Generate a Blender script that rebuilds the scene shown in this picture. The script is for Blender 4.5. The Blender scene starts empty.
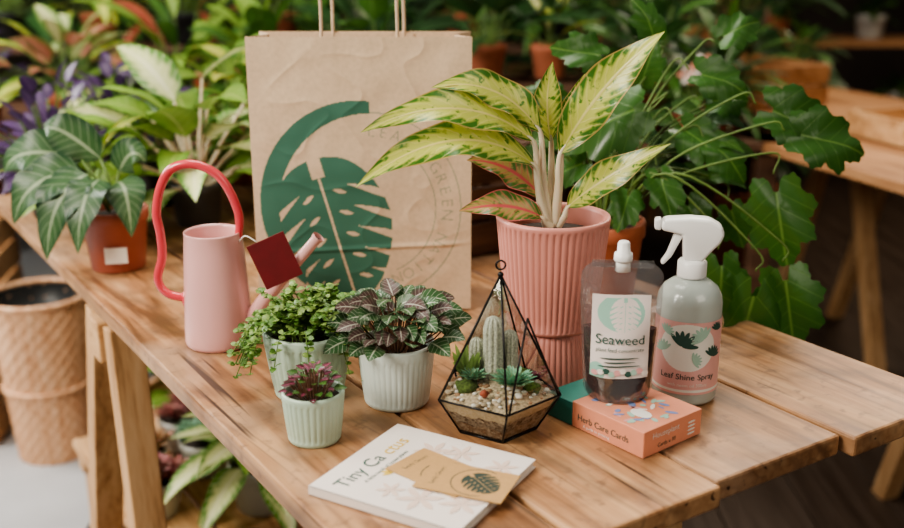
import bpy, math, random, bmesh
import numpy as np
from mathutils import Vector, Matrix, noise
R=random.Random(11)
pi=math.pi
V=Vector
SC=bpy.context.scene

# ------------------------------------------------------------ materials
def newmat(name):
    m=bpy.data.materials.new(name); m.use_nodes=True
    nt=m.node_tree; nt.nodes.clear()
    out=nt.nodes.new('ShaderNodeOutputMaterial')
    b=nt.nodes.new('ShaderNodeBsdfPrincipled')
    nt.links.new(b.outputs[0],out.inputs[0])
    return m,nt,b,out
def c4(c): return (c[0],c[1],c[2],1)
def math_n(nt,op,a,b=None,c=None,clamp=False):
    n=nt.nodes.new('ShaderNodeMath'); n.operation=op; n.use_clamp=clamp
    for i,x in enumerate((a,b,c)):
        if x is None: continue
        if isinstance(x,(int,float)): n.inputs[i].default_value=x
        else: nt.links.new(x,n.inputs[i])
    return n.outputs[0]
def mix_n(nt,f,a,b):
    n=nt.nodes.new('ShaderNodeMix'); n.data_type='RGBA'
    if isinstance(f,(int,float)): n.inputs[0].default_value=f
    else: nt.links.new(f,n.inputs[0])
    for i,x in ((6,a),(7,b)):
        if isinstance(x,tuple): n.inputs[i].default_value=c4(x)
        else: nt.links.new(x,n.inputs[i])
    return n.outputs[2]
def mapr(nt,x,a,b,c=0,d=1):
    n=nt.nodes.new('ShaderNodeMapRange'); nt.links.new(x,n.inputs[0])
    for i,v in enumerate((a,b,c,d)): n.inputs[i+1].default_value=v
    return n.outputs[0]
def noise_n(nt,scale,detail=4,vec=None,dist=0):
    n=nt.nodes.new('ShaderNodeTexNoise'); n.inputs['Scale'].default_value=scale
    n.inputs['Detail'].default_value=detail; n.inputs['Distortion'].default_value=dist
    if vec is None:
        tc=nt.nodes.new('ShaderNodeTexCoord'); vec=tc.outputs['Object']
    nt.links.new(vec,n.inputs['Vector'])
    return n.outputs[0]
def bump(nt,b,h,strength=.3,dist=.002):
    n=nt.nodes.new('ShaderNodeBump'); n.inputs['Strength'].default_value=strength
    n.inputs['Distance'].default_value=dist
    nt.links.new(h,n.inputs['Height']); nt.links.new(n.outputs[0],b.inputs['Normal'])
def pm(name,col,rough=.5,var=.12,scale=30,metal=0,bmp=0,coat=0,trans=0,col2=None,sss=0):
    m,nt,b,o=newmat(name)
    nz=noise_n(nt,scale)
    c2=col2 if col2 else tuple(x*(1-var*2) for x in col)
    f=mapr(nt,nz,.3,.7)
    nt.links.new(mix_n(nt,f,c2,col),b.inputs['Base Color'])
    b.inputs['Roughness'].default_value=rough; b.inputs['Metallic'].default_value=metal
    b.inputs['Coat Weight'].default_value=coat
    b.inputs['Transmission Weight'].default_value=trans
    if sss:
        b.inputs['Subsurface Weight'].default_value=sss; b.inputs['Subsurface Scale'].default_value=.01
    if bmp: bump(nt,b,nz,bmp,.002)
    return m
def wood(name,dark,mid,light,axis='y',rough=.55,scale=1.0,stain=0.0):
    m,nt,b,o=newmat(name)
    tc=nt.nodes.new('ShaderNodeTexCoord')
    uvs=nt.nodes.new('ShaderNodeVectorMath'); uvs.operation='SCALE'; uvs.inputs[3].default_value=7.0
    nt.links.new(tc.outputs['UV'],uvs.inputs[0])
    ad=nt.nodes.new('ShaderNodeVectorMath'); ad.operation='ADD'
    nt.links.new(tc.outputs['Object'],ad.inputs[0]); nt.links.new(uvs.outputs[0],ad.inputs[1])
    mp=nt.nodes.new('ShaderNodeMapping'); nt.links.new(ad.outputs[0],mp.inputs[0])
    s={'x':(1.3,22,22),'y':(22,1.3,22),'z':(22,22,1.3)}[axis]
    if stain: s=(14,1.1,14)
    mp.inputs['Scale'].default_value=tuple(k*scale for k in s)
    n1=noise_n(nt,1.6,9,mp.outputs[0],1.0)
    mp2=nt.nodes.new('ShaderNodeMapping'); nt.links.new(ad.outputs[0],mp2.inputs[0])
    mp2.inputs['Scale'].default_value=tuple(k*6*scale for k in s)
    n2=noise_n(nt,1.5,4,mp2.outputs[0],.3)
    big=noise_n(nt,2.2,4,ad.outputs[0],.5)
    f=math_n(nt,'ADD',math_n(nt,'MULTIPLY',n1,.68),math_n(nt,'MULTIPLY',n2,.32))
    cr=nt.nodes.new('ShaderNodeValToRGB'); nt.links.new(f,cr.inputs[0])
    e=cr.color_ramp.elements; e[0].position=.36; e[0].color=c4(dark); e[1].position=.62; e[1].color=c4(light)
    k=cr.color_ramp.elements.new(.48); k.color=c4(mid)
    col=mix_n(nt,mapr(nt,big,.35,.75,0,.50),cr.outputs[0],tuple(x*.62 for x in mid))
    sp=nt.nodes.new('ShaderNodeSeparateXYZ'); nt.links.new(tc.outputs['UV'],sp.inputs[0])
    col=mix_n(nt,math_n(nt,'MULTIPLY',sp.outputs[0],.22),col,light)
    if stain:
        mp3=nt.nodes.new('ShaderNodeMapping'); nt.links.new(ad.outputs[0],mp3.inputs[0]); mp3.inputs['Scale'].default_value=(6.5,.8,6.5)
        n6=noise_n(nt,1.0,3,mp3.outputs[0],.5)
        ringf=math_n(nt,'PINGPONG',math_n(nt,'MULTIPLY',n6,15.0),.5)
        col=mix_n(nt,mapr(nt,ringf,0,.20,.50,0),col,tuple(x*.42 for x in mid))
        vo=nt.nodes.new('ShaderNodeTexVoronoi'); vo.inputs['Scale'].default_value=5.0
        n3=noise_n(nt,25,3,ad.outputs[0])
        nt.links.new(ad.outputs[0],vo.inputs['Vector'])
        dd=math_n(nt,'ADD',vo.outputs['Distance'],math_n(nt,'MULTIPLY',n3,.12))
        col=mix_n(nt,mapr(nt,dd,.10,.19,stain,0),col,(.035,.02,.018))
        n5=noise_n(nt,8,7,ad.outputs[0],.8)
        col=mix_n(nt,mapr(nt,n5,.49,.70,0,.75),col,(.11,.055,.03))
        n7=noise_n(nt,6,6,ad.outputs[0],.3)
        col=mix_n(nt,mapr(nt,n7,.54,.74,0,.5),col,(.62,.44,.31))
        n9=noise_n(nt,70,6,ad.outputs[0],.3)
        col=mix_n(nt,mapr(nt,n9,.58,.72,0,.55),col,(.12,.06,.035))
        mp4=nt.nodes.new('ShaderNodeMapping'); nt.links.new(ad.outputs[0],mp4.inputs[0]); mp4.inputs['Scale'].default_value=(80,2.6,80)
        n8=noise_n(nt,1.0,2,mp4.outputs[0],.2)
        col=mix_n(nt,mapr(nt,n8,.28,.34,.9,0),col,(.03,.015,.01))
    nt.links.new(col,b.inputs['Base Color'])
    nt.links.new(mapr(nt,n1,.3,.7,rough-.1,rough+.12),b.inputs['Roughness'])
    bump(nt,b,f,.35,.002)
    return m
def leafmat(name,base,edge,vein,N=8,K=1.2,vw=.12,mw=.08,vs=.7,e0=.55,e1=.95,nz=.4,blotch=None,bt=.6,rough=.38,trans=.22,nscale=60,rim=None):
    m,nt,b,out=newmat(name)
    tc=nt.nodes.new('ShaderNodeTexCoord'); sp=nt.nodes.new('ShaderNodeSeparateXYZ'); nt.links.new(tc.outputs['UV'],sp.inputs[0])
    u,v=sp.outputs[0],sp.outputs[1]
    a=math_n(nt,'MULTIPLY',math_n(nt,'ABSOLUTE',math_n(nt,'SUBTRACT',u,.5)),2)
    n=noise_n(nt,nscale,3)
    w=math_n(nt,'SUBTRACT',math_n(nt,'MULTIPLY',v,float(N)),math_n(nt,'MULTIPLY',a,K))
    if blotch: w=math_n(nt,'ADD',w,math_n(nt,'MULTIPLY',n,.9))
    pp=math_n(nt,'PINGPONG',w,.5)
    vl=math_n(nt,'MULTIPLY',mapr(nt,pp,0,vw,1,0),vs)
    ml=mapr(nt,a,mw*.5,mw*1.3,1,0)
    mask=math_n(nt,'MAXIMUM',vl,ml)
    ea=math_n(nt,'ADD',a,math_n(nt,'MULTIPLY',math_n(nt,'SUBTRACT',n,.5),nz*2))
    if blotch:
        ea=math_n(nt,'ADD',ea,mapr(nt,pp,.1,.5,-.10,.16))
    col=mix_n(nt,mapr(nt,ea,e0,e1),base,edge)
    if blotch:
        n2=noise_n(nt,nscale*1.5,3)
        col=mix_n(nt,mapr(nt,n2,bt,bt+.08),col,blotch)
    col=mix_n(nt,mask,col,vein)
    if rim: col=mix_n(nt,mapr(nt,a,.90,.97),col,rim)
    oi=noise_n(nt,6,1)
    hs=nt.nodes.new('ShaderNodeHueSaturation'); nt.links.new(col,hs.inputs['Color']); nt.links.new(mapr(nt,oi,.3,.7,.75,1.25),hs.inputs['Value'])
    nt.links.new(hs.outputs[0],b.inputs['Base Color'])
    b.inputs['Roughness'].default_value=rough
    tr=nt.nodes.new('ShaderNodeBsdfTranslucent'); nt.links.new(hs.outputs[0],tr.inputs[0])
    mx=nt.nodes.new('ShaderNodeMixShader'); mx.inputs[0].default_value=trans
    nt.links.new(b.outputs[0],mx.inputs[1]); nt.links.new(tr.outputs[0],mx.inputs[2]); nt.links.new(mx.outputs[0],out.inputs[0])
    bump(nt,b,mask,.25,.001)
    return m
def film(name,tint=(1,1,1),gloss=.5,rough=.08,opac=.0,opcol=(.8,.8,.8),bs=.15,bsc=40,base=0.0):
    m,nt,b,out=newmat(name); 
    b.inputs['Base Color'].default_value=c4(opcol); b.inputs['Roughness'].default_value=rough+.1
    t=nt.nodes.new('ShaderNodeBsdfTransparent'); t.inputs[0].default_value=c4(tint)
    g=nt.nodes.new('ShaderNodeBsdfGlossy'); g.inputs['Roughness'].default_value=rough
    lw=nt.nodes.new('ShaderNodeLayerWeight'); lw.inputs[0].default_value=.35
    n=noise_n(nt,bsc,3); bp=nt.nodes.new('ShaderNodeBump'); bp.inputs['Strength'].default_value=bs; bp.inputs['Distance'].default_value=.004
    nt.links.new(n,bp.inputs['Height']); nt.links.new(bp.outputs[0],g.inputs['Normal'])
    mo=nt.nodes.new('ShaderNodeMixShader'); mo.inputs[0].default_value=opac
    nt.links.new(t.outputs[0],mo.inputs[1]); nt.links.new(b.outputs[0],mo.inputs[2])
    mx=nt.nodes.new('ShaderNodeMixShader'); nt.links.new(math_n(nt,'ADD',math_n(nt,'MULTIPLY',lw.outputs[0],gloss),base,clamp=True),mx.inputs[0])
    nt.links.new(mo.outputs[0],mx.inputs[1]); nt.links.new(g.outputs[0],mx.inputs[2]); nt.links.new(mx.outputs[0],out.inputs[0])
    return m
def printed(name,base,ink,rough=.7,nscale=120,var=.1,bmp=.1):
    m,nt,b,out=newmat(name)
    tc=nt.nodes.new('ShaderNodeTexCoord'); sp=nt.nodes.new('ShaderNodeSeparateXYZ'); nt.links.new(tc.outputs['UV'],sp.inputs[0])
    n=noise_n(nt,nscale,6)
    base_c=mix_n(nt,mapr(nt,n,.3,.7),tuple(x*(1-var*1.6) for x in base),base)
    col=mix_n(nt,mapr(nt,sp.outputs[0],.25,.75),base_c,ink)
    nt.links.new(col,b.inputs['Base Color']); b.inputs['Roughness'].default_value=rough
    bump(nt,b,n,bmp,.001)
    return m

# ------------------------------------------------------------ mesh builder
def vec(p): return p if isinstance(p,Vector) else Vector(p)
def crom(pts,n=8):
    pts=[vec(p) for p in pts]; P=[pts[0]*2-pts[1]]+pts+[pts[-1]*2-pts[-2]]; o=[]
    for i in range(1,len(P)-2):
        a,b,c,d=P[i-1],P[i],P[i+1],P[i+2]
        for k in range(n):
            t=k/n
            o.append(.5*((2*b)+(c-a)*t+(2*a-5*b+4*c-d)*t*t+(3*b-a-3*c+d)*t**3))
    o.append(pts[-1]); return o
SH={'lance':lambda t: math.sin(pi*t**.8)**.95 if 0<t<1 else 0,
    'ovate':lambda t: math.sin(pi*t**.62)**.85 if 0<t<1 else 0,
    'heart':lambda t: (math.sin(pi*(.2+.8*t)**.75)**.8*1.05 if t<1 else 0)*(1 if t>.08 else (t/.08)**.4),
    'round':lambda t: math.sqrt(max(0,1-(2*t-1)**2)),
    'strap':lambda t: min(1,(t*6)**.6)*min(1,((1-t)*3)**.8)}
class MB:
    def __init__(s): s.v=[];s.f=[];s.m=[];s.uv=[];s.mats=[];s.sm=[]
    def mi(s,mat):
        if mat not in s.mats: s.mats.append(mat)
        return s.mats.index(mat)
    def add(s,vs,fs,mat,uv=None,smooth=True,M=None):
        o=len(s.v)
        if M is not None: vs=[M@vec(p) for p in vs]
        s.v.extend([tuple(p) for p in vs])
        if uv is None: s.uv.extend([(0.0,0.0)]*len(vs))
        elif isinstance(uv,tuple): s.uv.extend([uv]*len(vs))
        else: s.uv.extend(uv)
        k=s.mi(mat)
        s.f.extend([tuple(i+o for i in f) for f in fs]); s.m.extend([k]*len(fs)); s.sm.extend([smooth]*len(fs))
    def build(s,name,loc=(0,0,0),rz=0,parent=None):
        me=bpy.data.meshes.new(name); me.from_pydata(s.v,[],s.f)
        for m in s.mats: me.materials.append(m)
        me.polygons.foreach_set('material_index',s.m); me.polygons.foreach_set('use_smooth',s.sm)
        ul=me.uv_layers.new(name='UVMap')
        li=np.empty(len(me.loops),dtype=np.int32); me.loops.foreach_get('vertex_index',li)
        ul.data.foreach_set('uv',np.array(s.uv,dtype=np.float32)[li].ravel())
        me.update()
        ob=bpy.data.objects.new(name,me); SC.collection.objects.link(ob)
        ob.location=loc; ob.rotation_euler=(0,0,rz)
        if parent: ob.parent=parent
        return ob
    def box(s,c,size,mat,bev=.0015,M=None,uv=None):
        bm=bmesh.new(); bmesh.ops.create_cube(bm,size=1)
        for v in bm.verts: v.co=Vector((v.co.x*size[0],v.co.y*size[1],v.co.z*size[2]))
        if bev: bmesh.ops.bevel(bm,geom=list(bm.edges),offset=min(bev,min(size)*.3),segments=2,affect='EDGES',profile=.5)
        T=Matrix.Translation(vec(c)); bm.verts.index_update()
        if M is not None: T=T@M
        s.add([T@v.co for v in bm.verts],[[v.index for v in f.verts] for f in bm.faces],mat,uv if uv else (R.random(),R.random()),smooth=False)
        bm.free()
    def beam(s,p0,p1,w,d,mat,up=(0,1,0),bev=.002,uv=None):
        p0,p1=vec(p0),vec(p1); z=(p1-p0); L=z.length; z.normalize()
        x=vec(up).cross(z).normalized(); y=z.cross(x)
        M=Matrix((x,y,z)).transposed().to_4x4()
        s.box((p0+p1)/2,(w,d,L),mat,bev,M,uv)
    def lathe(s,prof,mat,seg=48,ribs=0,amp=.0,c=(0,0,0),capb=True,capt=False,M=None,uv=None):
        c=vec(c); vs=[];fs=[]
        for p in prof:
            rb=p[2] if len(p)>2 else 0
            for i in range(seg):
                th=2*pi*i/seg; r=p[0]
                if rb: r-=amp*rb*(1-abs(math.cos(ribs*th/2))**.8)
                q=Vector((r*math.cos(th),r*math.sin(th),p[1]))
                vs.append(c+(M@q if M is not None else q))
        n=len(prof)
        for j in range(n-1):
            for i in range(seg):
                k=(i+1)%seg; fs.append((j*seg+i,j*seg+k,(j+1)*seg+k,(j+1)*seg+i))
        if capb: fs.append(tuple(range(seg))[::-1])
        if capt: fs.append(tuple((n-1)*seg+i for i in range(seg)))
        s.add(vs,fs,mat,uv)
    def tube(s,pts,rad,mat,seg=8,caps=True,flat=1.0,uv=None):
        pts=[vec(p) for p in pts]; n=len(pts)
        if isinstance(rad,(int,float)): rad=[rad]*n
        elif len(rad)!=n: rad=list(np.interp(np.linspace(0,1,n),np.linspace(0,1,len(rad)),rad))
        t=(pts[1]-pts[0]).normalized(); up=Vector((0,0,1)) if abs(t.z)<.9 else Vector((0,1,0))
        x=t.cross(up).normalized(); vs=[];fs=[]
        for i,p in enumerate(pts):
            t=(pts[min(i+1,n-1)]-pts[max(i-1,0)])
            if t.length<1e-9: t=Vector((0,0,1))
            t.normalize()
            x=(x-t*x.dot(t)); x=x.normalized() if x.length>1e-6 else t.orthogonal().normalized()
            y=t.cross(x)
            for k in range(seg):
                a=2*pi*k/seg; vs.append(p+(x*math.cos(a)+y*math.sin(a)*flat)*rad[i])
        for i in range(n-1):
            for k in range(seg):
                k2=(k+1)%seg; fs.append((i*seg+k,i*seg+k2,(i+1)*seg+k2,(i+1)*seg+k))
        if caps: fs.append(tuple(range(seg))[::-1]); fs.append(tuple((n-1)*seg+k for k in range(seg)))
        s.add(vs,fs,mat,uv)
    def leaf(s,p0,pmid,p1,w,mat,N=(0,-.6,.8),shape='lance',fold=.22,wave=0,n=10,c=4,ph=None):
        p0,pmid,p1,N=vec(p0),vec(pmid),vec(p1),vec(N)
        q=pmid*2-(p0+p1)*.5; sh=SH[shape]; vs=[];fs=[];uv=[]; ph=R.random()*6 if ph is None else ph
        for i in range(n+1):
            t=i/n; p=p0*(1-t)**2+q*2*t*(1-t)+p1*t*t
            T=((q-p0)*(1-t)+(p1-q)*t)
            if T.length<1e-9: T=p1-p0
            T.normalize(); S=T.cross(N)
            S=S.normalized() if S.length>1e-5 else T.orthogonal().normalized()
            nn=S.cross(T); wd=w*.5*max(sh(t),.012)
            for j in range(c+1):
                a=2*j/c-1
                z=fold*abs(a)+wave*a*a*math.sin(t*14+ph+(1.5 if a>0 else 0))
                vs.append(p+S*(a*wd)+nn*(z*wd)); uv.append((.5+a*.5,t))
        for i in range(n):
            for j in range(c):
                k=i*(c+1)+j; fs.append((k,k+1,k+c+2,k+c+1))
        s.add(vs,fs,mat,uv)
    def lobed(s,base,d,N,size,mat,k=.6,fold=.12,seg=60,wid=1.0,lob=None,sinus=.26):
        base,d,N=vec(base),vec(d).normalized(),vec(N); S=d.cross(N).normalized(); N=S.cross(d)
        vs=[];fs=[];uv=[]; ph=R.random()*6
        def put(x,y):
            Y=y*size; X=x*size*wid; kk=k/size
            b=base+d*(math.sin(kk*Y)/kk)-N*((1-math.cos(kk*Y))/kk)
            z=fold*abs(X)+.045*size*math.sin(9*x+6*y+ph)-.25*X*X/size
            vs.append(b+S*X+N*z); uv.append((.5+x,max(0,min(1,y))))
        put(0,.38)
        rings=[.3,.6,.85,1]
        for rf in rings:
            for i in range(seg):
                th=360*i/seg-180; r=sinus
                for (a,L,w) in lob:
                    dd=abs((th-a+180)%360-180)
                    if dd<w: r=max(r,sinus+(L-sinus)*(1-(dd/w)**1.35))
                if abs(th)>168: r=min(r,.20)
                r*=1+.035*math.sin(th*.45+ph)
                t=math.radians(th); put(rf*r*math.sin(t),.38+rf*r*math.cos(t))
        for i in range(seg):
            k2=(i+1)%seg; fs.append((0,1+i,1+k2))
            for j in range(len(rings)-1):
                a=1+j*seg; fs.append((a+i,a+seg+i,a+seg+k2,a+k2))
        s.add(vs,fs,mat,uv)
    def blob(s,c,r,mat,seg=10,rings=7,sq=(1,1,1),jit=0,uv=None):
        c=vec(c); vs=[];fs=[]
        for j in range(rings+1):
            ph=pi*j/rings
            for i in range(seg):
                th=2*pi*i/seg
                q=Vector((math.sin(ph)*math.cos(th)*sq[0],math.sin(ph)*math.sin(th)*sq[1],math.cos(ph)*sq[2]))
                if jit: q*=1+jit*noise.noise(q*1.7+c*50)
                vs.append(c+q*r)
        for j in range(rings):
            for i in range(seg):
                k=(i+1)%seg; fs.append((j*seg+i,(j+1)*seg+i,(j+1)*seg+k,j*seg+k))
        s.add(vs,fs,mat,uv)
    def text(s,body,size,fn,mat,x0=0,y0=0,sx=1,align='LEFT'):
        v,t=text_tris(body,size,align)
        s.add([fn(x0+a*sx,y0+b) for a,b in v],t,mat,(0.0,0.0),smooth=False)
_tc={}
def text_tris(body,size,align='LEFT'):
    key=(body,size,align)
    if key in _tc: return _tc[key]
    cu=bpy.data.curves.new('t','FONT'); cu.body=body; cu.size=size; cu.align_x=align; cu.resolution_u=3
    ob=bpy.data.objects.new('t',cu); SC.collection.objects.link(ob)
    bpy.context.view_layer.update()
    dg=bpy.context.evaluated_depsgraph_get(); me=ob.evaluated_get(dg).to_mesh(); me.calc_loop_triangles()
    v=[(p.co.x,p.co.y) for p in me.vertices]; t=[tuple(x.vertices) for x in me.loop_triangles]
    ob.evaluated_get(dg).to_mesh_clear()
    bpy.data.objects.remove(ob); bpy.data.curves.remove(cu)
    _tc[key]=(v,t); return v,t
def raster(mask,X,Z,tris,val=1.0):
    x0,z0=X[0],Z[0]; dx=X[1]-X[0]; dz=Z[1]-Z[0]
    for (a,b,c) in tris:
        i0=int((min(a[0],b[0],c[0])-x0)/dx); i1=int((max(a[0],b[0],c[0])-x0)/dx)+2
        j0=int((min(a[1],b[1],c[1])-z0)/dz); j1=int((max(a[1],b[1],c[1])-z0)/dz)+2
        i0=max(i0,0);j0=max(j0,0);i1=min(i1,len(X));j1=min(j1,len(Z))
        if i1<=i0 or j1<=j0: continue
        gx,gz=np.meshgrid(X[i0:i1],Z[j0:j1])
        d=(b[1]-c[1])*(a[0]-c[0])+(c[0]-b[0])*(a[1]-c[1])
        if abs(d)<1e-12: continue
        l1=((b[1]-c[1])*(gx-c[0])+(c[0]-b[0])*(gz-c[1]))/d
        l2=((c[1]-a[1])*(gx-c[0])+(a[0]-c[0])*(gz-c[1]))/d
        ins=(l1>=-.05)&(l2>=-.05)&(1-l1-l2>=-.05)
        sub=mask[j0:j1,i0:i1]; sub[ins]=np.maximum(sub[ins],val)
def monstera(u,v):
    """u,v arrays, tip at v=-1"""
    w=.90*np.sqrt(np.clip(1-v*v,0,1))**.85*(1-.22*np.clip(-v,0,1))
    au=np.abs(u); m=(au<w)&~((au<.10)&(v>.74))
    m&=~((au<.018))
    for k in range(5):
        vk=.66-k*.30
        dv=v-(vk-.38*(au-.2)-.12*au*au); th=.045*np.clip((au-.36)/.3,0,1.3)
        m&=~((np.abs(dv)<th)&(au>.36))
        m&=~((np.abs(v-(vk-.14-.40*(au-.2)))<.032*np.clip(1-((au-.25)/.10)**2,0,1))&(au>.15)&(au<.35))
    return m
def gridpatch(mb,X,Z,mask,fn,mat,smooth=True):
    nx,nz=len(X),len(Z); vs=[];uv=[]; mask=np.asarray(mask,dtype=float)
    for j in range(nz):
        for i in range(nx):
            vs.append(fn(X[i],Z[j])); uv.append((float(mask[j,i]),.5))
    fs=[(j*nx+i,j*nx+i+1,(j+1)*nx+i+1,(j+1)*nx+i) for j in range(nz-1) for i in range(nx-1)]
    mb.add(vs,fs,mat,uv,smooth)

# ------------------------------------------------------------ material library
W_table=wood('wood_table',(.12,.048,.020),(.36,.175,.080),(.56,.335,.175),'y',.38,1,.85)
W_pale=wood('wood_pale_z',(.33,.16,.06),(.58,.33,.15),(.70,.45,.24),'z',.6)
W_paley=wood('wood_pale_y',(.33,.16,.06),(.58,.33,.15),(.70,.45,.24),'y',.6)
W_palex=wood('wood_pale_x',(.33,.16,.06),(.58,.33,.15),(.70,.45,.24),'x',.6)
W_dark=wood('wood_dark_x',(.04,.02,.010),(.10,.045,.022),(.17,.085,.045),'x',.6)
M_soil=pm('soil',(.045,.03,.02),.95,.3,150,bmp=.6)
M_terra=pm('terracotta',(.48,.15,.075),.75,.12,40,bmp=.1)
M_redpot=pm('red_plastic_pot',(.38,.105,.065),.45,.08,30)
M_black=pm('black_plastic',(.02,.022,.022),.4,.1,30)
M_grey=pm('grey_pot',(.09,.095,.10),.5,.1,30)
M_wpot=pm('white_pot',(.55,.56,.52),.45,.05,30)
M_cream=pm('cream_label',(.85,.82,.75),.6,.04,30)
L_dark=leafmat('leaf_dark',(.024,.070,.018),(.015,.05,.012),(.075,.16,.045),9,1.2,.08,.05,.5)
L_mid=leafmat('leaf_mid',(.06,.15,.025),(.04,.11,.02),(.16,.28,.08),8,1.2,.09,.05,.5)
L_light=leafmat('leaf_light',(.21,.35,.055),(.12,.25,.035),(.40,.50,.15),8,1.2,.09,.06,.5)
L_lobed=leafmat('leaf_lobed',(.050,.140,.026),(.030,.10,.018),(.14,.27,.06),6,1.8,.05,.035,.6,rough=.3)
L_yellow=leafmat('leaf_yellow',(.50,.52,.09),(.13,.28,.04),(.62,.60,.22),9,1.2,.1,.08,.5,e0=.45,e1=.7)
L_silver=leafmat('leaf_silver',(.055,.13,.045),(.02,.070,.025),(.33,.42,.26),9,1.8,.09,.09,.6,nz=.1)
L_cream=leafmat('leaf_cream',(.60,.64,.30),(.10,.25,.035),(.72,.72,.44),10,1.5,.16,.12,.55,e0=.42,e1=.80,nz=.5)
L_aglao=leafmat('leaf_aglaonema',(.50,.54,.12),(.05,.16,.022),(.68,.62,.24),11,2.2,.13,.06,.45,e0=.46,e1=.82,nz=.48,blotch=(.08,.21,.03),bt=.60,rough=.28,nscale=85,rim=(.42,.30,.10))
L_aglaop=leafmat('leaf_aglaonema_pink',(.46,.34,.12),(.07,.17,.03),(.66,.12,.13),12,2.0,.14,.12,.7,e0=.4,e1=.8,nz=.45,blotch=(.07,.18,.03),bt=.56,rough=.3,rim=(.62,.14,.14))
L_purple=leafmat('leaf_purple',(.085,.04,.13),(.05,.025,.08),(.2,.13,.24),7,1,.1,.06,.5)
L_pink=leafmat('leaf_pink',(.50,.17,.12),(.16,.20,.04),(.66,.36,.26),9,1.3,.14,.10,.6,e0=.4,e1=.75)
L_red=leafmat('leaf_red',(.28,.05,.03),(.10,.10,.03),(.50,.18,.10),9,1.3,.12,.08,.6)
L_fitt=leafmat('leaf_fittonia',(.045,.12,.04),(.05,.10,.035),(.50,.56,.42),6,1.2,.10,.08,.7,nz=.2,nscale=200)
L_fittp=leafmat('leaf_fittonia_purple',(.10,.055,.05),(.05,.08,.04),(.46,.44,.36),6,1.2,.10,.08,.6,nz=.2,nscale=200)
L_tiny=leafmat('leaf_tiny',(.12,.25,.05),(.09,.19,.04),(.22,.36,.11),2,.5,.05,.05,.2,nscale=200)
L_tiny2=leafmat('leaf_tiny_light',(.27,.40,.11),(.20,.32,.08),(.34,.46,.17),2,.5,.05,.05,.2,nscale=200)
L_mag=leafmat('leaf_magenta',(.13,.015,.04),(.05,.07,.03),(.38,.08,.15),5,1,.10,.12,.6,e0=.5,e1=.85,nz=.2,nscale=200)
L_succ=leafmat('leaf_succulent',(.17,.38,.25),(.24,.30,.18),(.22,.42,.28),1,0,.0,.0,.0,trans=.1,rough=.5)
M_stem=pm('stem_pale',(.74,.64,.46),.4,.08,40,sss=.1)
M_stemg=pm('stem_green',(.14,.23,.05),.5,.15,40)
M_stemr=pm('stem_brown',(.18,.09,.05),.6,.15,40)

def pot(mb,r,h,mat,z0=0,taper=.76,rim=.18,soil=True,seg=36):
    rb=r*taper; rz=h*(1-rim)
    pr=[(rb*.96,z0),(rb,z0+.003),(rb+(r*.95-rb)*.97,z0+rz-.002),(r,z0+rz),(r,z0+h-.002),(r*.985,z0+h),(r*.93,z0+h),(r*.90,z0+h-.004),(r*.86,z0+h*.8)]
    mb.lathe(pr,mat,seg)
    if soil: mb.lathe([(r*.89,z0+h*.86),(r*.5,z0+h*.9),(.001,z0+h*.91)],M_soil,24,capb=False,capt=True)
def bush(mb,c,mats,n,pl,el,LL,wr,shape='lance',droop=.5,pmat=None,az0=0,azr=2*pi,fold=.22,wave=.05,seg=8,petr=.0022,sag=.15,start=.3,cc=4):
    c=vec(c); pmat=pmat or M_stemg
    for i in range(n):
        f=(i+.5)/n; az=az0+((i*2.39996)%(2*pi))/(2*pi)*azr+R.uniform(-.2,.2)
        e=math.radians(el[1]+(el[0]-el[1])*f+R.uniform(-8,8))
        p=R.uniform(*pl)*(1.1-.4*f); L=R.uniform(*LL)
        h=Vector((math.cos(az),math.sin(az),0)); d=h*math.cos(e)+Vector((0,0,math.sin(e)))
        p0=c+h*R.uniform(0,.012); pe=p0+d*p
        e2=e-droop*R.uniform(.6,1.3); d2=h*math.cos(e2)+Vector((0,0,math.sin(e2)))
        N=Vector((0,0,math.cos(e2)))-h*math.sin(e2)
        N=N+Vector((R.uniform(-.3,.3),R.uniform(-.4,.1),0))
        tip=pe+d2*L-Vector((0,0,sag*L)); mid=pe+d2*L*.5+Vector((0,0,.03*L))
        if p>.01: mb.tube([p0,(p0+pe)/2+Vector((0,0,.04*p)),pe],[petr*1.3,petr,petr*.8],pmat,5,caps=False)
        mb.leaf(pe,mid,tip,L*wr,R.choice(mats),N,shape,fold,wave,seg,cc)

# ============================================================ ROOM
m=pm('concrete_floor_sunlit',(.52,.53,.54),.55,.1,3,bmp=.1,col2=(.38,.39,.40))  # pale tone carries the daylight on the left floor in its colour
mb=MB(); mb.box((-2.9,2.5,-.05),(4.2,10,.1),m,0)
md_=wood('floorboards_shade_tone',(.03,.018,.012),(.055,.035,.023),(.08,.053,.037),'y',.55)  # dark boards added to put the right side's shade into the floor colour
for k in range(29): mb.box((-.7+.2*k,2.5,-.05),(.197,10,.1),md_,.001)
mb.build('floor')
m=pm('dark_plaster',(.06,.04,.027),.9,.2,2)
mb=MB(); mb.box((0,7.55,1.5),(10,.1,3.0),m,0); mb.build('wall_back')
mb=MB(); mb.box((5.05,2.55,1.5),(.1,9.9,3.0),m,0); mb.build('wall_right')

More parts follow.
